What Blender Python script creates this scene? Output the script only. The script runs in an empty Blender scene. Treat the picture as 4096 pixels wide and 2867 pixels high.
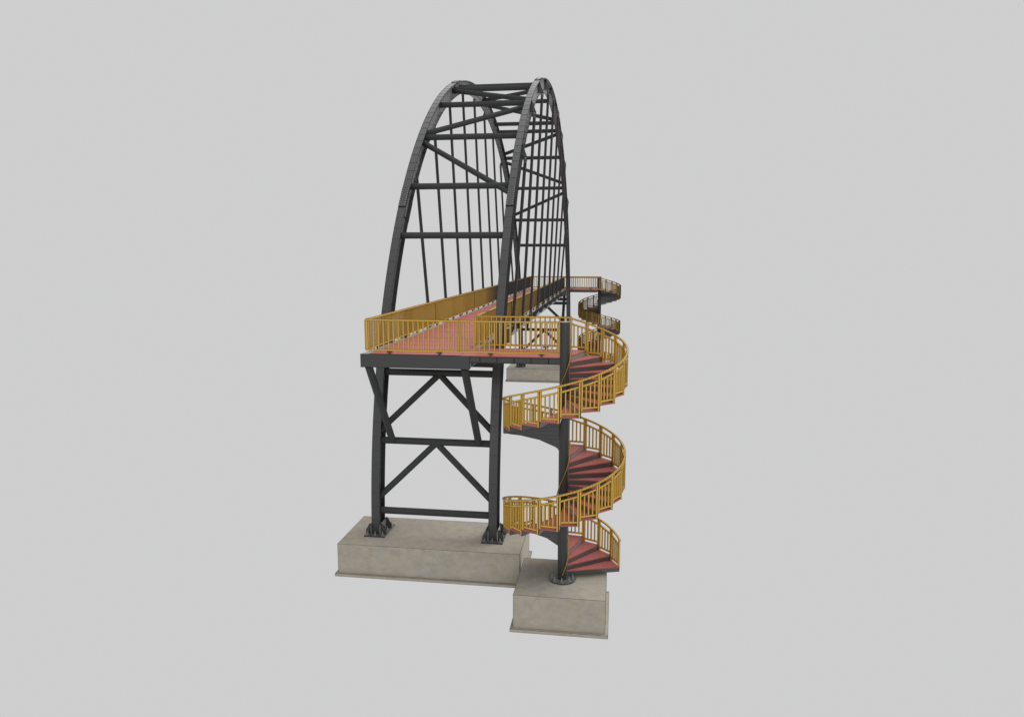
import bpy, math, random
from mathutils import Vector, Matrix
random.seed(4)
S = bpy.context.scene
COL = S.collection
PI = math.pi

# ------------------------------------------------------------------ camera, light, exposure
cam = bpy.data.cameras.new('camera'); cam.sensor_fit = 'HORIZONTAL'; cam.sensor_width = 36.0
cam.lens = 36.0 * 2901.452 / 4096.0; cam.clip_start = 0.1; cam.clip_end = 500
co = bpy.data.objects.new('camera', cam); COL.objects.link(co)
YAW, PITCH, ROLL = 0.14268, -0.14330, 0.0009
def cam_axes():
    cy, sy, cp, sp = math.cos(YAW), math.sin(YAW), math.cos(PITCH), math.sin(PITCH)
    f = Vector((-sy*cp, cy*cp, sp)); r = Vector((cy, sy, 0)); u = r.cross(f)
    cr, sr = math.cos(ROLL), math.sin(ROLL)
    return r*cr + u*sr, u*cr - r*sr, f
_r, _u, _f = cam_axes()
m = Matrix.Identity(4)
for i in range(3):
    m[i][0], m[i][1], m[i][2] = _r[i], _u[i], -_f[i]
m.translation = Vector((6.861, -26.083, 10.996))
co.matrix_world = m
S.camera = co

W = bpy.data.worlds.new('World'); S.world = W; W.use_nodes = True
bg = W.node_tree.nodes['Background']
bg.inputs[0].default_value = (0.620, 0.620, 0.622, 1); bg.inputs[1].default_value = 1.0
def sun(name, e, ang, travel):
    l = bpy.data.lights.new(name, 'SUN'); l.energy = e; l.angle = math.radians(ang)
    o = bpy.data.objects.new(name, l); COL.objects.link(o)
    o.rotation_euler = Vector(travel).to_track_quat('-Z', 'Y').to_euler()
sun('overhead_fill', 0.60, 90, (-0.30, 0.10, -0.95))  # added fill lamp from above, brightens upward-facing surfaces
sun('front_fill', 0.55, 30, (-0.20, 0.93, -0.32))  # added fill lamp from the camera side, for treads and undersides
sun('rim_fill', 1.90, 60, (-0.60, -0.45, -0.66))  # added rim lamp, puts glints on steel tops and right-hand faces
S.view_settings.view_transform = 'Standard'; S.view_settings.look = 'None'
S.view_settings.exposure = 0.0; S.view_settings.gamma = 1.0
S.view_settings.use_curve_mapping = False
S.render.engine = 'CYCLES'
S.cycles.max_bounces = 4

# ------------------------------------------------------------------ materials
def mat(name, base, rough=0.6, ior=1.45, spec=0.5, mottle=0.06, scale=1.2, metal=0.0, sheen=0.0):
    M = bpy.data.materials.new(name); M.use_nodes = True
    nt = M.node_tree; N = nt.nodes; L = nt.links
    b = N['Principled BSDF']; b.inputs['Roughness'].default_value = rough
    b.inputs['IOR'].default_value = ior; b.inputs['Specular IOR Level'].default_value = spec
    b.inputs['Metallic'].default_value = metal
    b.inputs['Sheen Weight'].default_value = sheen; b.inputs['Sheen Roughness'].default_value = 0.35
    g = N.new('ShaderNodeNewGeometry')
    n1 = N.new('ShaderNodeTexNoise'); n1.inputs['Scale'].default_value = scale; n1.inputs['Detail'].default_value = 6
    n1.inputs['Roughness'].default_value = 0.65
    L.new(g.outputs['Position'], n1.inputs['Vector'])
    r = N.new('ShaderNodeMapRange'); r.inputs['From Min'].default_value = 0.3; r.inputs['From Max'].default_value = 0.7
    r.inputs['To Min'].default_value = 1 - mottle; r.inputs['To Max'].default_value = 1 + mottle
    L.new(n1.outputs['Fac'], r.inputs['Value'])
    v = N.new('ShaderNodeVectorMath'); v.operation = 'SCALE'; v.inputs[0].default_value = base
    L.new(r.outputs[0], v.inputs['Scale']); L.new(v.outputs[0], b.inputs['Base Color'])
    return M
def concrete(name):
    M = bpy.data.materials.new(name); M.use_nodes = True
    nt = M.node_tree; N = nt.nodes; L = nt.links; b = N['Principled BSDF']
    b.inputs['Roughness'].default_value = 0.85; b.inputs['Specular IOR Level'].default_value = 0.2
    g = N.new('ShaderNodeNewGeometry')
    mp = N.new('ShaderNodeMapping'); mp.inputs['Scale'].default_value = (0.9, 0.9, 1.3)
    L.new(g.outputs['Position'], mp.inputs['Vector'])
    def noise(s, d, ro=0.6):
        n = N.new('ShaderNodeTexNoise'); n.inputs['Scale'].default_value = s; n.inputs['Detail'].default_value = d
        n.inputs['Roughness'].default_value = ro; L.new(mp.outputs[0], n.inputs['Vector']); return n
    n1, n2, n3 = noise(0.9, 5), noise(3.2, 8, 0.7), noise(16, 4)
    c1 = N.new('ShaderNodeValToRGB'); e = c1.color_ramp.elements
    e[0].position = 0.34; e[0].color = (0.368, 0.345, 0.313, 1); e[1].position = 0.68; e[1].color = (0.412, 0.362, 0.308, 1)
    m1 = e.new(0.5); m1.color = (0.382, 0.350, 0.293, 1)
    L.new(n1.outputs['Fac'], c1.inputs['Fac'])
    c2 = N.new('ShaderNodeValToRGB'); e = c2.color_ramp.elements
    e[0].position = 0.33; e[0].color = (0.80, 0.78, 0.70, 1); e[1].position = 0.62; e[1].color = (1.03, 1.03, 1.03, 1)
    L.new(n2.outputs['Fac'], c2.inputs['Fac'])
    mx = N.new('ShaderNodeMix'); mx.data_type = 'RGBA'; mx.blend_type = 'MULTIPLY'; mx.inputs['Factor'].default_value = 0.8
    L.new(c1.outputs[0], mx.inputs[6]); L.new(c2.outputs[0], mx.inputs[7])
    c3 = N.new('ShaderNodeValToRGB'); e = c3.color_ramp.elements
    e[0].position = 0.235; e[0].color = (0.45, 0.42, 0.36, 1); e[1].position = 0.30; e[1].color = (1, 1, 1, 1)
    L.new(n3.outputs['Fac'], c3.inputs['Fac'])
    my = N.new('ShaderNodeMix'); my.data_type = 'RGBA'; my.blend_type = 'MULTIPLY'; my.inputs['Factor'].default_value = 0.8
    L.new(mx.outputs[2], my.inputs[6]); L.new(c3.outputs[0], my.inputs[7])
    L.new(my.outputs[2], b.inputs['Base Color'])
    bp = N.new('ShaderNodeBump'); bp.inputs['Strength'].default_value = 0.08; bp.inputs['Distance'].default_value = 0.02
    L.new(n2.outputs['Fac'], bp.inputs['Height']); L.new(bp.outputs[0], b.inputs['Normal'])
    return M
def tiles(name, base):
    """red anti-slip panels with a faint laid pattern"""
    M = mat(name, base, rough=0.45, spec=0.45, mottle=0.05, scale=2.0)
    nt = M.node_tree; N = nt.nodes; L = nt.links; b = N['Principled BSDF']
    src = b.inputs['Base Color'].links[0].from_socket
    g = N.new('ShaderNodeNewGeometry')
    br = N.new('ShaderNodeTexBrick'); br.inputs['Scale'].default_value = 1.0
    br.inputs['Brick Width'].default_value = 0.75; br.inputs['Row Height'].default_value = 0.35
    br.inputs['Mortar Size'].default_value = 0.006; br.offset = 0.0
    br.inputs['Color1'].default_value = (1, 1, 1, 1); br.inputs['Color2'].default_value = (0.95, 0.95, 0.95, 1)
    br.inputs['Mortar'].default_value = (0.72, 0.72, 0.72, 1)
    L.new(g.outputs['Position'], br.inputs['Vector'])
    mx = N.new('ShaderNodeMix'); mx.data_type = 'RGBA'; mx.blend_type = 'MULTIPLY'; mx.inputs['Factor'].default_value = 1
    L.new(src, mx.inputs[6]); L.new(br.outputs['Color'], mx.inputs[7]); L.new(mx.outputs[2], b.inputs['Base Color'])
    return M
M_STEEL = mat('painted_steel', (0.009, 0.012, 0.010), rough=0.42, ior=1.76, sheen=0.8, mottle=0.10, scale=2.5)
M_STEEL_LIFT = mat('steel_shade_lift', (0.038, 0.042, 0.039), rough=0.34, ior=1.72, sheen=1.0, mottle=0.10, scale=2.5)  # steel with its colour lightened to offset shade on stairs and base plates
M_PIPE = mat('painted_pipe', (0.050, 0.055, 0.052), rough=0.7, spec=0.25, mottle=0.08, scale=3)
M_ROD = mat('hanger_steel', (0.036, 0.036, 0.036), rough=0.7, spec=0.25, mottle=0.04)
M_YEL = mat('yellow_paint', (0.65, 0.395, 0.058), rough=0.5, ior=1.45, spec=0.4, sheen=0.15, mottle=0.04, scale=5)
M_RED = tiles('red_panel', (0.47, 0.135, 0.122))
M_CON = concrete('concrete')
M_BOLT = mat('galvanised', (0.24, 0.25, 0.24), rough=0.4, mottle=0.05)
M_SEAM = mat('seam_black', (0.006, 0.006, 0.006), rough=0.8, spec=0.1, mottle=0)
M_SEAMG = mat('seam_dark', (0.045, 0.045, 0.045), rough=0.8, spec=0.1, mottle=0)
M_SEAMR = mat('seam_red', (0.10, 0.015, 0.012), rough=0.8, spec=0.1, mottle=0)
M_SEAMC = mat('seam_grey', (0.06, 0.055, 0.048), rough=0.9, spec=0.1, mottle=0)

# ------------------------------------------------------------------ mesh builder
class MB:
    """collects polyhedra; edges can be run with thin dark seam rods (slot 1)"""
    def __init__(s): s.v = []; s.f = []; s.m = []; s.smooth = []
    def add(s, vs, fs, mi=0, sm=False):
        o = len(s.v); s.v += [Vector(p) for p in vs]
        for f in fs: s.f.append([i+o for i in f]); s.m.append(mi); s.smooth.append(sm)
    def rod(s, a, b, w, mi=1, up=None):
        a, b = Vector(a), Vector(b); d = b - a
        if d.length < 1e-5: return
        d.normalize()
        u = Vector(up) if up is not None else (Vector((0, 0, 1)) if abs(d.z) < 0.9 else Vector((1, 0, 0)))
        x = d.cross(u)
        if x.length < 1e-4: x = d.cross(Vector((0, 1, 0)))
        x.normalize(); y = d.cross(x)
        x *= w/2; y *= w/2; a -= d*w*0.3; b += d*w*0.3
        vs = [a-x-y, a+x-y, a+x+y, a-x+y, b-x-y, b+x-y, b+x+y, b-x+y]
        s.add(vs, [(3, 2, 1, 0), (4, 5, 6, 7), (0, 1, 5, 4), (1, 2, 6, 5), (2, 3, 7, 6), (3, 0, 4, 7)], mi)
    def poly(s, vs, fs, w=0, mi=0, skip=()):
        s.add(vs, fs, mi)
        if w:
            done = set()
            for f in fs:
                for i in range(len(f)):
                    e = tuple(sorted((f[i], f[(i+1) % len(f)])))
                    if e in done: continue
                    done.add(e); s.rod(vs[e[0]], vs[e[1]], w)
    def box(s, lo, hi, w=0, mi=0):
        x0, y0, z0 = lo; x1, y1, z1 = hi
        vs = [(x0,y0,z0),(x1,y0,z0),(x1,y1,z0),(x0,y1,z0),(x0,y0,z1),(x1,y0,z1),(x1,y1,z1),(x0,y1,z1)]
        s.poly(vs, [(3,2,1,0),(4,5,6,7),(0,1,5,4),(1,2,6,5),(2,3,7,6),(3,0,4,7)], w, mi)
    def bar(s, a, b, wx, wy, up=(0, 0, 1), w=0, mi=0):
        """rectangular bar a->b; wx across, wy along 'up'"""
        a, b = Vector(a), Vector(b); d = (b-a).normalized(); up = Vector(up)
        x = d.cross(up).normalized(); y = x.cross(d).normalized()
        x *= wx/2; y *= wy/2
        vs = [a-x-y, a+x-y, a+x+y, a-x+y, b-x-y, b+x-y, b+x+y, b-x+y]
        s.poly(vs, [(3,2,1,0),(4,5,6,7),(0,1,5,4),(1,2,6,5),(2,3,7,6),(3,0,4,7)], w, mi)
    def prism(s, pts, off, w=0, mi=0):
        """polygon (list of 3D) extruded by vector off"""
        n = len(pts); off = Vector(off); P = [Vector(p) for p in pts]
        nrm = (P[1]-P[0]).cross(P[2]-P[0])
        if nrm.dot(off) > 0: P = P[::-1]
        vs = P + [p+off for p in P]
        fs = [tuple(range(n)), tuple(range(2*n-1, n-1, -1))]
        fs += [(i, i+n, (i+1) % n + n, (i+1) % n) for i in range(n)]
        s.poly(vs, fs, w, mi)
    def pipe(s, a, b, r, n=20, cap=True, mi=0, sm=False, w=0):
        a, b = Vector(a), Vector(b); d = (b-a).normalized()
        u = Vector((0, 0, 1)) if abs(d.z) < 0.9 else Vector((1, 0, 0))
        x = d.cross(u).normalized(); y = d.cross(x)
        vs = []
        for p in (a, b):
            for i in range(n):
                t = 2*PI*i/n; vs.append(p + x*math.cos(t)*r + y*math.sin(t)*r)
        fs = [(i, (i+1) % n, (i+1) % n + n, i+n) for i in range(n)]
        s.add(vs, fs, mi, sm)
        if cap: s.add(vs[:n], [tuple(range(n-1, -1, -1))], mi); s.add(vs[n:], [tuple(range(n))], mi)
        if w:
            for i in range(n): s.rod(vs[i], vs[i+n], w)
    def build(s, name, mats, parent=None, org=None):
        me = bpy.data.meshes.new(name)
        o_ = Vector(org) if org is not None else (parent['_o'] if parent is not None else Vector((0, 0, 0)))
        o_ = Vector(o_)
        me.from_pydata([tuple(p - o_) for p in s.v], [], s.f)
        for mm in (mats if isinstance(mats, (list, tuple)) else (mats, M_SEAM)): me.materials.append(mm)
        me.polygons.foreach_set('material_index', s.m); me.polygons.foreach_set('use_smooth', s.smooth)
        me.update()
        return link(name, me, parent)
def link(name, me, parent=None, loc=(0, 0, 0)):
    o = bpy.data.objects.new(name, me); COL.objects.link(o); o.location = loc
    if parent is not None: o.parent = parent; o['_o'] = parent['_o']
    return o
def thing(name, loc, label, cat, group=None):
    o = bpy.data.objects.new(name, None); COL.objects.link(o); o.location = loc
    o.empty_display_size = 0.3
    o['_o'] = tuple(loc); o['label'] = label; o['category'] = cat
    if group: o['group'] = group
    return o
def lw(y):  # seam width, slightly heavier towards the far end of the bridge
    return 0.0070*(1 + max(0.0, y)/22.0)
def bw(y):  # width of dark outline rods on the infill bars: fine near, heavy in the distance
    k = min(1.0, max(0.0, (y - 21.0)/7.0))
    return 0.0058 + 0.00012*max(0.0, y) + 0.013*k
def strip_tags():
    for o in bpy.data.objects:
        if '_o' in o: del o['_o']

# ------------------------------------------------------------------ bridge dimensions
YC = 22.34                       # mid span
def MY(y, far): return 2*YC - y if far else y
AX = 2.335                       # arch plane
OA, OB = 22.12, 21.55            # outer ellipse of the arch
D = 0.66                         # depth of the arch section
ZT = 7.55                        # deck surface
def arch_pt(t, off):
    """t angle from near springing (0) to far (pi); off inward from outer face"""
    y, z = YC - OA*math.cos(t), OB*math.sin(t)
    n = Vector((0, -math.cos(t)/OA, math.sin(t)/OB)).normalized()
    return Vector((0, y, z)) - n*off
def t_at_y(y, off):
    lo, hi = 0.0, PI
    for _ in range(60):
        m_ = (lo+hi)/2
        if arch_pt(m_, off).y < y: lo = m_
        else: hi = m_
    return lo
# segment parameters evenly spaced along the arc, springing at z = 0.05
ts = [math.asin(0.05/OB)]
while ts[-1] < PI/2 - 0.012:
    t = ts[-1]; sp = math.hypot(OA*math.sin(t), OB*math.cos(t)); ts.append(t + 0.556/sp)
ts[-1] = PI/2
ts = ts + [PI - t for t in ts[-2::-1]]

# ------------------------------------------------------------------ arch bridge
B = thing('arch_bridge', (0, YC, 0.05),
          'dark grey steel tied arch footbridge with red deck standing on two wide concrete blocks', 'bridge')
def bolt_mesh(r, h):
    b = MB(); b.pipe((0, 0, 0), (0, 0, h), r, 6); b.pipe((0, 0, h), (0, 0, h*1.35), r*0.55, 6)
    me = bpy.data.meshes.new('bolt'); me.from_pydata([tuple(p) for p in b.v], [], b.f)
    me.materials.append(M_BOLT); return me
ME_SPB = bolt_mesh(0.030, 0.028)
def put(name, me, parent, pos, rot=None):
    o = link(name, me, parent, Vector(pos) - Vector(parent['_o']))
    if rot is not None: o.rotation_mode = 'QUATERNION'; o.rotation_quaternion = rot
    return o
def rib(side):
    X = AX*side; b = MB(); n = len(ts)
    def plate(o0, o1, hw, w_edge, cross):
        for i in range(n-1):
            a0, a1, c0, c1 = arch_pt(ts[i], o0), arch_pt(ts[i+1], o0), arch_pt(ts[i], o1), arch_pt(ts[i+1], o1)
            vs = []
            for p in (a0, a1, c1, c0): vs += [Vector((X-hw, p.y, p.z)), Vector((X+hw, p.y, p.z))]
            fs = [(0, 1, 3, 2), (4, 5, 7, 6), (0, 2, 4, 6), (1, 7, 5, 3)]
            if i == 0: fs.append((0, 6, 7, 1))
            if i == n-2: fs.append((2, 3, 5, 4))
            b.add(vs, fs)
            w = lw(a0.y)
            if cross:
                b.rod(vs[0], vs[1], w*(1.2 if a0.z > 13 else .65))
                b.rod(vs[6], vs[7], w*0.8)
            if w_edge:
                for q in (0, 1): b.rod(vs[q], vs[q+2], w)
                for q in (6, 7): b.rod(vs[q], vs[q-2], w*0.8)
    plate(0, 0.032, 0.165, True, True)
    plate(D-0.032, D, 0.165, True, True)
    for i in range(n-1):
        a0, a1, c0, c1 = arch_pt(ts[i], .032), arch_pt(ts[i+1], .032), arch_pt(ts[i], D-.032), arch_pt(ts[i+1], D-.032)
        vs = []
        for p in (a0, a1, c1, c0): vs += [Vector((X-.011, p.y, p.z)), Vector((X+.011, p.y, p.z))]
        b.add(vs, [(0, 2, 4, 6), (1, 7, 5, 3)])
        w = lw(a0.y)
        for q in (0, 1): b.rod(vs[q], vs[6+q], w*0.9)
    return b.build('arch_rib', M_STEEL, B)
ribs = {}
for side in (-1, 1): ribs[side] = rib(side)
def splice(y0, y1, off, side, out, far):
    """bolted cover plate on a flange face between y0 and y1 (measured on that face)"""
    X = AX*side; b = MB()
    t0, t1 = t_at_y(MY(y0, far), off), t_at_y(MY(y1, far), off)
    p, q = arch_pt(t0, off), arch_pt(t1, off); d = (q-p).normalized()
    nrm = Vector((0, -d.z, d.y))
    if nrm.z < 0: nrm = -nrm
    nrm = nrm if out else -nrm
    sag = nrm*0.006
    L_ = (q-p).length
    vs = []
    for pt in (p, q):
        for lift in (0.0, 0.024):
            for x in (-.163, .163): vs.append(Vector((X+x, pt.y, pt.z)) + sag + nrm*lift)
    b.poly(vs, [(0, 1, 3, 2), (4, 6, 7, 5), (0, 4, 5, 1), (2, 3, 7, 6), (0, 2, 6, 4), (1, 5, 7, 3)], lw(p.y)*1.1)
    o = b.build('splice_plate', M_STEEL, B)
    rot = Vector((0, 0, 1)).rotation_difference(nrm)
    for i in range(8):
        s_ = L_*(0.07 + 0.86*i/7)
        for x in (-.115, .115):
            put('bolt', ME_SPB, o, Vector((X+x, p.y, p.z)) + d*s_ + sag + nrm*0.024, rot)
def webplate(y0, y1, side, s2, far):
    """bolted cover plate on the web"""
    X = AX*side + 0.011*s2; b = MB()
    t0, t1 = t_at_y(MY(y0, far), D/2), t_at_y(MY(y1, far), D/2)
    p, q = arch_pt(t0, D/2), arch_pt(t1, D/2); d = (q-p).normalized(); nn = Vector((0, -d.z, d.y))*0.24
    c = [Vector((X, 0, 0)) + v for v in (p-nn, q-nn, q+nn, p+nn)]
    b.prism(c, (0.02*s2, 0, 0), lw(p.y))
    o = b.build('splice_plate', M_STEEL, B)
    rot = Vector((0, 0, 1)).rotation_difference(Vector((s2, 0, 0)))
    L_ = (q-p).length
    for i in range(8):
        for k in (-.8, -.3, .3, .8):
            if abs(k) < .5 and i in (3, 4): continue
            put('bolt', ME_SPB, o, Vector((X+.02*s2, 0, 0)) + p + d*L_*(0.07+.86*i/7) + nn*k, rot)
for far in (False, True):
    for side in (-1, 1):
        splice(4.69, 5.37, 0, side, True, far)
        splice(5.02, 5.72, D, side, False, far)
        splice(15.2, 16.2, 0, side, True, far)
        webplate(4.85, 5.55, side, 1, far)
        if side == 1: webplate(4.85, 5.55, side, -1, far)
        webplate(15.25, 16.25, side, 1, far)
# cross braces -------------------------------------------------------------
def cl(y):  # centre line of the section at y
    t = t_at_y(y, D/2); p = arch_pt(t, D/2); return p
NODES = [4.20, 5.91, 8.57, 11.73, 15.12, 16.30, 20.30]
WX = AX - 0.012
for y in NODES:
    for far in (0, 1):
        p = cl(MY(y, far)); b = MB(); b.pipe((-WX, p.y, p.z), (WX, p.y, p.z), 0.135, 24, w=lw(p.y)*0.32)
        b.build('cross_brace', M_PIPE, B)
def diag(yl, yr):
    p, q = cl(yl), cl(yr); b = MB()
    b.pipe((-WX, p.y, p.z), (WX, q.y, q.z), 0.125, 24, w=lw(p.y)*0.32); b.build('diagonal_brace', M_PIPE, B)
dd = 0.42
diag(8.57-dd*.8, 5.91-.35); diag(8.57+dd*.7, 11.73-dd); diag(15.12-dd, 11.73+dd)
diag(16.30+dd, 20.30-dd); diag(24.38-.5, 20.30+.5); diag(24.38+dd, 28.38-dd)
m_ = lambda y: 2*YC - y
diag(m_(11.73)-dd, m_(15.12)+dd); diag(m_(11.73)+dd, m_(8.57)-dd); diag(m_(5.91)-.35, m_(8.57)+dd)
# portal frames on the blocks ------------------------------------------------
for far in (False, True):
    def F(x, y, z): return (x, MY(y, far), z)
    w = lw(MY(0, far))
    for z in (6.71, 6.33, 3.70, 0.93):
        t = math.asin(min(1, z/(OB-D/2))); y = YC - (OA-D/2)*math.cos(t)
        b = MB(); b.pipe(F(-WX, y, z), F(WX, y, z), 0.135, 24, w=w*0.32); b.build('cross_brace', M_PIPE, B)
    for z0, y0, z1, y1 in ((6.26, 1.52, 4.05, 0.97), (3.64, 0.88, 1.42, 0.61)):
        for sx in (-1, 1):
            b = MB(); b.pipe(F(0.02*sx, y0, z0), F(WX*sx, y1, z1), 0.122, 24, w=w*0.32); b.build('diagonal_brace', M_PIPE, B)
    for sx in (-1, 1):
        b = MB(); b.pipe(F(1.72*sx, -1.84, 7.10), F(1.72*sx, 0.70, 3.74), 0.135, 24, w=w*0.32); b.build('deck_strut', M_PIPE, B)
# base plates with gussets and anchor bolts ------------------------------------
def anchor_mesh():
    b = MB(); b.pipe((0, 0, 0), (0, 0, .012), .044, 12); b.pipe((0, 0, .014), (0, 0, .055), .034, 6, w=0.0025)
    b.pipe((0, 0, .055), (0, 0, .075), .034, 6); b.pipe((0, 0, .075), (0, 0, .15), .017, 8)
    me = bpy.data.meshes.new('anchor_bolt'); me.from_pydata([tuple(p) for p in b.v], [], b.f)
    me.materials.append(M_BOLT); me.materials.append(M_SEAM); me.polygons.foreach_set('material_index', b.m); return me
ME_ANC = anchor_mesh()
for far in (False, True):
    for sx in (-1, 1):
        b = MB(); w = lw(MY(0, far)); X = AX*sx
        def F(x, y, z): return (x, MY(y, far), z)
        y0, y1 = sorted((MY(.03, far), MY(1.37, far)))
        b.box((X-.415, y0, 0), (X+.415, y1, .05), w)
        for s2 in (-1, 1):
            x = X + .168*s2
            pts = [F(x, yy, z) for yy, z in ((.06, .05), (.06, .40), (.13, .47), (1.06, .47), (1.34, .16), (1.34, .05))]
            b.prism(pts, (.022*s2, 0, 0), w)
            for yy in (.25, .93):
                pts = [F(x+.022*s2, yy, .05), F(x+.235*s2, yy, .05), F(x+.235*s2, yy, .20), F(x+.10*s2, yy, .46), F(x+.022*s2, yy, .46)]
                b.prism(pts, (0, .022, 0), w)
        o = b.build('base_plate', M_STEEL_LIFT, B)
        for yy in (.13, .72, 1.26):
            for xx in (-.30, 0, .30):
                if yy == .72 and xx == 0: continue
                put('anchor_bolt', ME_ANC, o, F(X+xx, yy, .05))
# hangers ----------------------------------------------------------------------
PINZ = [15.32, 17.96, 19.63, 20.56, 20.86, 20.56, 19.63, 17.96, 15.32]
for k in range(9):
    y = YC + 3.62*(k-4); zt = PINZ[k]; w = lw(y)
    for sx in (-1, 1):
        top, bot = Vector((2.60*sx, y, zt)), Vector((2.02*sx, y, 7.62)); d = (bot-top).normalized()
        g = MB()
        zi = arch_pt(t_at_y(y, D-.03), D-.03).z
        pts = [((AX+.012)*sx, zt+.10), (2.50*sx, zt+.10), (2.535*sx, zt-.10), (2.665*sx, zt-.10), (2.675*sx, zt+.06), (2.46*sx, zt+.66), ((AX+.012)*sx, min(zt+.86, zi+.6))]
        g.prism([(x, y-.012, z) for x, z in pts], (0, .024, 0), w*.8); g.build('gusset_plate', M_STEEL, B)
        h = MB(); h.pipe(top + d*.20, bot - d*.20, 0.076, 18, sm=True)
        ho = h.build('hanger', M_ROD, B)
        for pt, dr in ((top, d), (bot, -d)):
            c = MB()
            for s2 in (-1, 1):
                c.bar(pt - dr*.07 + Vector((0, .034*s2, 0)), pt + dr*.15 + Vector((0, .034*s2, 0)), .145, .026, up=(0, 1, 0), w=w*.7)
            c.pipe(pt + dr*.15, pt + dr*.23, .070, 14)
            c.build('clevis', M_STEEL, ho)
            c = MB(); c.pipe(pt + Vector((0, -.062, 0)), pt + Vector((0, .062, 0)), .036, 10); c.build('pin', M_BOLT, ho)
# deck ---------------------------------------------------------------------------
Y0, Y1 = -1.97, 2*YC + 1.97
for sx in (-1, 1):
    g = MB(); x = 1.735*sx
    for i in range(6):
        a, b_ = Y0 + (Y1-Y0)*i/6, Y0 + (Y1-Y0)*(i+1)/6; w = lw((a+b_)/2)*.45
        g.box((x-.17, a, 7.50), (x+.17, b_, 7.53), w); g.box((x-.17, a, 7.08), (x+.17, b_, 7.11), w)
        g.box((x-.01, a, 7.11), (x+.01, b_, 7.50))
    g.build('deck_girder', M_STEEL, B)
    for k in range(-1, 10):
        y = YC + 3.62*(k-4)
        pl = MB(); q = [(1.75, 7.115), (1.90, 7.115), (2.10, 7.48), (2.10, 7.69), (1.94, 7.69), (1.935, 7.50), (1.75, 7.495)]
        if not 0 <= k <= 8: q = [(1.75, 7.115), (1.90, 7.115), (2.39, 7.25), (2.39, 7.83), (2.29, 7.83), (1.94, 7.50), (1.75, 7.495)]
        pl.prism([(a*sx, y-.014, z) for a, z in q], (0, .028, 0), lw(y)*.5); po = pl.build('hanger_bracket', M_STEEL, B)
        if not 0 <= k <= 8:
            rt = Vector((0, 0, 1)).rotation_difference(Vector((0, -1, 0)))
            for i in range(6): put('bolt', ME_SPB, po, (2.34*sx, y-.014, 7.31 + .09*i), rt)
b = MB()
for k in range(19):
    y = YC + 2.419*(k-9); 
    b.box((-1.72, y-.05, 7.20), (1.72, y+.05, 7.49))
    if k < 18: b.bar((-1.7*(-1)**k, y+.06, 7.25), (1.7*(-1)**k, y+2.3, 7.25), .08, .08)
b.build('floor_beam', M_STEEL, B)
for far in (False, True):
    b = MB(); ys = sorted((MY(-2.036, far), MY(-1.985, far)))
    b.box((-1.935, ys[0], 7.075), (1.935, ys[1], 7.535), lw(MY(0, far))); b.build('end_beam', M_STEEL, B)
    ys = sorted((MY(-1.985, far), MY(-1.70, far)))
    b = MB(); b.box((-1.93, ys[0], 7.505), (1.93, ys[1], 7.533)); b.build('end_beam_flange', M_STEEL, B)
b = MB(); b.add([(-1.60, Y0-.05, ZT-.012), (1.60, Y0-.05, ZT-.012), (1.60, Y1+.05, ZT-.012), (-1.60, Y1+.05, ZT-.012)], [(0, 3, 2, 1)])
seams = [Y0-.06] + [YC + 2.419*(k-9) for k in range(19)] + [Y1+.06]
for a, c in zip(seams, seams[1:]):
    b.box((-1.60, a+.004, ZT-.018), (1.60, c-.004, ZT)); w = lw(a)
    b.rod((-1.60, a, ZT-.001), (1.60, a, ZT-.001), w*1.3)
    for sx in (-1, 1): b.rod((1.60*sx, a, ZT), (1.60*sx, c, ZT), w*.8)
b.build('deck_panel', (M_RED, M_SEAMR), B)

# ------------------------------------------------------------------ landings
for far in (False, True):
    nm = 'far' if far else 'near'
    L_ = thing('landing_platform', (3.4, MY(-.95, far), 7.3),
               ('red landing at the far end of the deck leading to the distant spiral staircase' if far else
                'red landing beside the near end of the deck, joining it to the large spiral staircase'), 'landing', 'side landings of the bridge')
    w = lw(MY(0, far))
    def ys(a, c): return sorted((MY(a, far), MY(c, far)))
    a, c = ys(-2.05, .08)
    b = MB(); b.box((1.606, a, ZT-.022), (5.19, c, ZT), w*.8)
    b.build('walking_surface', (M_RED, M_SEAMR), L_)
    for y in (-2.03, .04):
        b = MB(); s_ = -1 if y < 0 else 1
        p, q = ys(y-.006, y+.006)
        b.box((1.95, p, 7.335), (5.03, q, 7.500))
        for z0, z1 in ((7.500, 7.521), (7.312, 7.335)):
            p, q = ys(y-.012 if y < 0 else y-.07, y+.07 if y < 0 else y+.012); b.box((1.945, p, z0), (5.03, q, z1), w*.8)
        for i in range(6):
            x = 1.72 + .585*i
            if x < 2: continue
            p, q = ys(y-.014*1, y+.014); b.box((x-.012, p, 7.335), (x+.012, q, 7.500), mi=1)
        b.build('edge_beam', M_STEEL, L_)
    b = MB()
    for x in (2.2, 3.1, 4.0, 4.9):
        p, q = ys(-1.95, -.03); b.box((x-.04, p, 7.33), (x+.04, q, 7.50))
    b.build('floor_beam', M_STEEL, L_)
    # bolted end connection to the bridge
    b = MB(); p, q = ys(-2.02, -1.93)
    b.box((1.938, p, 7.10), (1.95, q, 7.53), w*.7)
    o = b.build('end_plate', M_STEEL, L_)
    rot = Vector((0, 0, 1)).rotation_difference(Vector((1, 0, 0)))
    for i in range(5): put('bolt', ME_SPB, o, (1.95, MY(-1.975, far), 7.20 + .07*i), rot)

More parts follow.
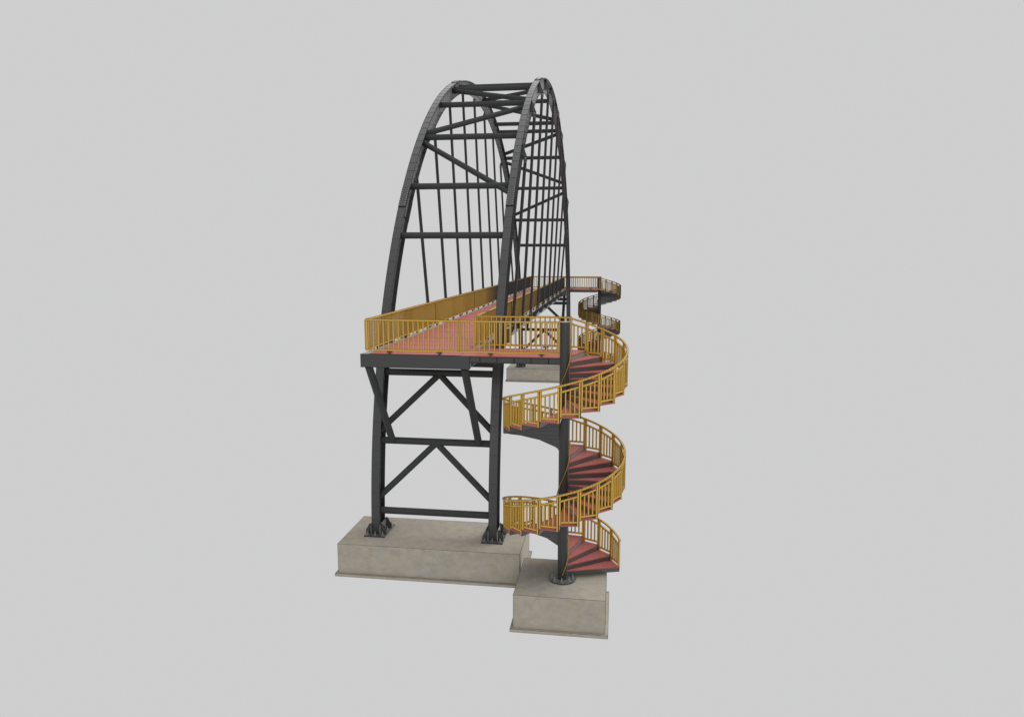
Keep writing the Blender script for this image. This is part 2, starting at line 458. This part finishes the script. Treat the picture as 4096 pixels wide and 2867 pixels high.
# ------------------------------------------------------------------ straight railings
ME_BAL = {}
RT, RB = 8.752, 7.652            # top and bottom of the railings
def baluster_mesh(w, size=.042):
    key = (round(w, 4), size)
    if key not in ME_BAL:
        b = MB(); h = size/2
        b.box((-h, -h, 0), (h, h, RT-RB-.10))
        for sx in (-1, 1):
            for sy in (-1, 1): b.rod((h*sx, h*sy, 0), (h*sx, h*sy, RT-RB-.10), w)
        me = bpy.data.meshes.new('baluster'); me.from_pydata([tuple(p) for p in b.v], [], b.f)
        me.materials.append(M_YEL); me.materials.append(M_SEAMG); me.polygons.foreach_set('material_index', b.m)
        ME_BAL[key] = me
    return ME_BAL[key]
def bracket_mesh(ax):
    """clip foot: stem, saddle and two hooked bolts"""
    b = MB(); T = (lambda x, y, z: (x, y, z)) if ax == 'x' else (lambda x, y, z: (y, x, z))
    def bx(lo, hi): 
        p, q = T(*lo), T(*hi); b.box([min(i, j) for i, j in zip(p, q)], [max(i, j) for i, j in zip(p, q)], .005)
    bx((-.036, -.03, -.05), (.036, .03, .075)); bx((-.075, -.04, .075), (.075, .04, .099))
    for s in (-1, 1): b.pipe(T(.085*s, -.05, .068), T(.085*s, .05, .068), .020, 8); b.pipe(T(.085*s, 0, .03), T(.085*s, 0, .105), .012, 6)
    me = bpy.data.meshes.new('bracket'); me.from_pydata([tuple(p) for p in b.v], [], b.f)
    me.materials.append(M_STEEL); me.materials.append(M_SEAM); me.polygons.foreach_set('material_index', b.m); return me
ME_BRK = {'x': bracket_mesh('x'), 'y': bracket_mesh('y')}
ME_CRN = {}
def railing(label, p, q, brackets, posts=(True, True), bk_z=ZT, seams=(), edge_y=None, nmax=100):
    p, q = Vector((*p, 0)), Vector((*q, 0)); L_ = (q-p).length; d = (q-p)/L_; ax = 'x' if abs(d.x) > .5 else 'y'
    R_ = thing('railing', (p.x, p.y, ZT), label, 'railing', 'yellow railings along the deck and landings')
    n_seg = max(1, int(L_/2)) if ax == 'y' else 1
    for z0, nm in ((RT-.055, 'top_rail'), (RB, 'bottom_rail')):
        b = MB()
        for i in range(n_seg):
            a, c = p + d*L_*i/n_seg, p + d*L_*(i+1)/n_seg; w = lw(a.y)
            aa, cc = a - d*.0, c
            lo = (min(a.x, c.x)-(.027 if ax == 'y' else 0), min(a.y, c.y)-(.027 if ax == 'x' else 0), z0)
            hi = (max(a.x, c.x)+(.027 if ax == 'y' else 0), max(a.y, c.y)+(.027 if ax == 'x' else 0), z0+.055)
            b.box(lo, hi)
            for k in range(4):
                if ax == 'x': y_, z_ = (lo[1], hi[1])[k % 2], (lo[2], hi[2])[k//2]; b.rod((lo[0], y_, z_), (hi[0], y_, z_), w)
                else: x_, z_ = (lo[0], hi[0])[k % 2], (lo[2], hi[2])[k//2]; b.rod((x_, lo[1], z_), (x_, hi[1], z_), w)
        for s_ in seams:
            c = p + d*s_
            if ax == 'y': b.box((c.x-.0285, c.y-.005, z0-.001), (c.x+.0285, c.y+.005, z0+.0565), mi=1)
            else: b.box((c.x-.005, c.y-.0285, z0-.001), (c.x+.005, c.y+.0285, z0+.0565), mi=1)
        b.build(nm, M_YEL, R_)
    for s_, on in zip((.0, L_), posts):
        if on:
            c = p + d*(s_ + (.032 if s_ == 0 else -.032)); b = MB()
            b.box((c.x-.032, c.y-.032, RB+.055), (c.x+.032, c.y+.032, RT-.055), lw(c.y)); b.build('post', M_YEL, R_)
    for s_ in seams:
        b = MB(); c = p + d*s_
        for o_ in (-.032, .032):
            e = c + d*o_; b.box((e.x-.024, e.y-.024, RB+.055), (e.x+.024, e.y+.024, RT-.055), lw(c.y))
        b.build('post', M_YEL, R_)
    n = int(round(L_/.1755)); pos = [p + d*(L_*(i+.5)/n) for i in range(n)]
    pos = [c for c in pos if all(abs((c-p).length - s_) > .06 for s_ in seams)]
    pos.sort(key=lambda c: c.y)
    for c in pos[:nmax]:
        put('baluster', baluster_mesh(round((bw(c.y) if ax == 'y' else min(bw(c.y), .010))/.001)*.001, .034 if ax == 'y' else .042), R_, (c.x, c.y, RB+.05))
    if len(pos) > nmax:
        b = MB(); h = .017
        for c in pos[nmax:]:
            b.box((c.x-h, c.y-h, RB+.05), (c.x+h, c.y+h, RT-.05)); w = bw(c.y)
            for sx in (-1, 1):
                for sy in (-1, 1): b.rod((c.x+h*sx, c.y+h*sy, RB+.05), (c.x+h*sx, c.y+h*sy, RT-.05), w)
        o = b.build('balusters', (M_YEL, M_SEAMG), R_); o['kind'] = 'stuff'; o['label'] = 'the farther balusters of this railing'
    for s_ in brackets:
        c = p + d*s_; put('bracket', ME_BRK[ax], R_, (c.x, c.y, ZT))
    return R_
XR = 1.756
LSE = [9.74, 19.43, 29.1, 38.8]
railing('longest yellow railing, along the left edge of the red deck', (-XR, -1.94), (-XR, 2*YC+1.94),
        [1.3 + 1.78*i for i in range(27)], (True, True), seams=LSE)
railing('long yellow railing along the right edge of the red deck, between the two landings', (XR, .05), (XR, 2*YC-.05),
        [.95 + 1.78*i for i in range(24)], (True, True), seams=[9.0, 17.8, 26.7, 35.6])
railing('yellow railing across the near end of the deck, ending at the big stair column', (-XR+.03, -1.965), (5.02, -1.965),
        [.83, 2.61, 4.39, 6.13], (True, True), seams=[3.30])
railing('short yellow railing on the back edge of the near landing', (XR-.03, .05), (5.30, .05), [.85, 2.63], (True, True))
railing('yellow railing across the far end of the deck, seen behind the hangers', (-XR+.03, 2*YC+1.965), (5.02, 2*YC+1.965),
        [.83, 2.61, 4.39, 6.13], (True, True), seams=[3.30])
railing('short yellow railing on the near edge of the far landing', (XR-.03, 2*YC-.05), (5.30, 2*YC-.05), [.85, 2.63], (True, True))

# ------------------------------------------------------------------ spiral staircases
PX, PY, PR = 5.192, -1.99, 0.172
RISE, RO = 0.17545, 2.085
NST = 44
ZF = -0.283
def stair(far):
    Yc = MY(PY, far); sg = -1 if far else 1
    T = thing('spiral_staircase', (PX, Yc, ZF),
              ('distant spiral staircase at the far end of the bridge, red treads and yellow railing' if far else
               'large near spiral staircase with red treads and yellow railing round a dark column'), 'staircase', 'spiral staircases')
    w = .0068 if not far else .023
    def C(r, deg, z):
        a = math.radians(deg); return Vector((PX + r*math.cos(a), Yc + sg*r*math.sin(a), z))
    def fix(pts): return pts
    # column
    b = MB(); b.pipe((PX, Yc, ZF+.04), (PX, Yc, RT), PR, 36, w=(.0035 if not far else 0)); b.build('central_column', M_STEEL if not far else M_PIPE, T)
    b = MB(); b.pipe((PX, Yc, ZF), (PX, Yc, ZF+.04), .472, 64)
    for z in (ZF+.04, ZF):
        for i in range(64): b.rod(C(.472, i*5.625, z), C(.472, i*5.625+5.625, z), w*.7)
    o = b.build('base_plate', M_STEEL_LIFT, T)
    for i in range(8): put('anchor_bolt', ME_ANC, o, C(.36, 45*i, ZF+.04))
    # treads, risers, panels
    for i in range(NST):
        t0 = 72 - 18*i; t1 = t0 + 18; z = ZT - i*RISE
        seam = M_SEAMR
        b = MB(); ri = PR - .01
        pts = [C(ri, t0, z), C(RO, t0, z), C(RO, t1, z), C(ri, t1, z)]
        b.prism(pts, (0, 0, -.028), w*.6)
        o = b.build('tread', (M_RED, seam), T)
        b = MB()
        pts = [C(ri, t0+.1, z-.029), C(RO-.012, t0+.1, z-.029), C(RO-.012, t1-.1, z-.029), C(ri, t1-.1, z-.029)]
        b.prism(pts, (0, 0, -.008)); b.build('tread_plate', M_STEEL_LIFT, o)
        b = MB(); nd = (C(1, t0+90, 0) - C(0, 0, 0)); nd.z = 0; nd = nd.normalized()*.012*1
        zb = z - RISE - (.045 if i < NST-1 else .0)
        pts = [C(ri, t0, z-.029) + nd*.4, C(RO-.004, t0, z-.029) + nd*.4, C(RO-.004, t0, zb) + nd*.4, C(ri, t0, zb) + nd*.4]
        b.prism(pts, nd, w*.7)
        # return lip at the outer end of the riser
        b.build('riser', M_STEEL_LIFT, o)
        # railing panel of this step
        def hz(deg): return 6.975 + (deg + 90)/18*RISE - .05
        a0, a1 = t0+1.0, t1-1.0; R1 = RO-.022
        P = T
        pn = MB(); tang = (C(R1, a1, 0) - C(R1, a0, 0)).normalized()
        def post(nm, deg, zb_, zt_, size, R=R1, fr=None):
            q = C(R, deg, zb_) if fr is None else fr
            bb = MB(); bb.bar(q, Vector((q.x, q.y, zt_)), size, size, up=tang, w=w*.85 if size > .04 else w*.75)
            return bb
        e0, e1 = C(R1, a0, 0), C(R1, a1, 0)
        bb = MB(); bb.bar(Vector((e0.x, e0.y, z-.0)), Vector((e0.x, e0.y, hz(a0))), .052, .052, up=tang, w=w*.85)
        pan = bb.build('railing_post', M_YEL, T)
        if i == 0: pass
        bb = MB(); bb.bar(Vector((e1.x, e1.y, z-.03)), Vector((e1.x, e1.y, hz(a1))), .052, .052, up=tang, w=w*.85)
        bb.build('railing_post', M_YEL, T)
        bb = MB(); s0, s1 = e0.lerp(e1, .05), e0.lerp(e1, .95)
        bb.bar((s0.x, s0.y, hz(a0)-.175+.008), (s1.x, s1.y, hz(a1)-.175), .040, .053, w=w*.85)
        prail = bb.build('upper_rail', M_YEL, T)
        bb = MB(); bb.bar((s0.x, s0.y, z+.105), (s1.x, s1.y, z+.105), .040, .053, w=w*.85)
        bb.build('lower_rail', M_YEL, T)
        for k in (.25, .5, .75):
            q = e0.lerp(e1, k); zt_ = hz(a0)*(1-k) + hz(a1)*k - .2
            bb = MB(); bb.bar((q.x, q.y, z+.13), (q.x, q.y, zt_), .041, .041, up=tang, w=w*.75)
            bb.build('baluster', M_YEL, prail)
    # helical handrails
    def helix(nm, R, d0, d1, step, wr, hr, sw):
        b = MB(); n = int(round((d0-d1)/step)); ring = []
        for i in range(n+1):
            dg = d0 - step*i; z = 6.975 + (dg+90)/18*RISE
            ring.append([C(R-wr/2, dg, z-hr), C(R+wr/2, dg, z-hr), C(R+wr/2, dg, z), C(R-wr/2, dg, z)])
        for i in range(n):
            A, Bq = ring[i], ring[i+1]
            b.add(A+Bq, [(0, 1, 5, 4), (1, 2, 6, 5), (2, 3, 7, 6), (3, 0, 4, 7)])
            for k in range(4): b.rod(A[k], Bq[k], sw)
            for k in range(4): b.rod(Bq[k], Bq[(k+1) % 4], sw*.8)
        for k in (0, n): b.add(ring[k], [(0, 1, 2, 3)])
        b.build(nm, M_YEL, T)
    helix('handrail', RO-.012, 90, 72-18*43+.8, 3.0, .05, .055, w*.9)
    helix('inner_handrail', .222, 88, -808, 8.0, .034, .05, w*.8 if not far else w*.5)
    return T
stair(False); stair(True)

# ------------------------------------------------------------------ concrete foundations
def block(x0, x1, y0, y1, z, h, label, w):
    f = thing('foundation_block', ((x0+x1)/2, (y0+y1)/2, z-h-.12), label, 'concrete block', 'concrete foundations')
    b = MB(); b.box((x0, y0, z-h), (x1, y1, z), w); b.build('plinth', (M_CON, M_SEAMC), f)
    e = .10; b = MB(); b.box((x0-e, y0-e, z-h-.105), (x1+e, y1+e, z-h-.002), w)
    for x, y, sx, sy in ((x0, y0, -1, -1), (x1, y0, 1, -1), (x1, y1, 1, 1), (x0, y1, -1, 1)):
        b.rod((x, y, z-h-.002), (x+e*sx, y+e*sy, z-h-.002), w)
    b.build('blinding_slab', (M_CON, M_SEAMC), f)
block(-3.52, 3.52, -.80, 2.19, 0, 1.156, 'wide concrete block under the near legs of the arch', .008)
block(-3.52, 3.52, 2*YC-2.19, 2*YC+.80, 0, 1.156, 'wide concrete block in the distance under the far legs of the arch', .02)
block(3.65, 6.72, -3.42, -.41, ZF, 1.167, 'squarish concrete block under the near spiral staircase, lowest and nearest of all', .008)
block(3.65, 6.72, 2*YC+.41, 2*YC+3.42, ZF, 1.167, 'squarish concrete block behind, under the distant spiral staircase', .02)
strip_tags()
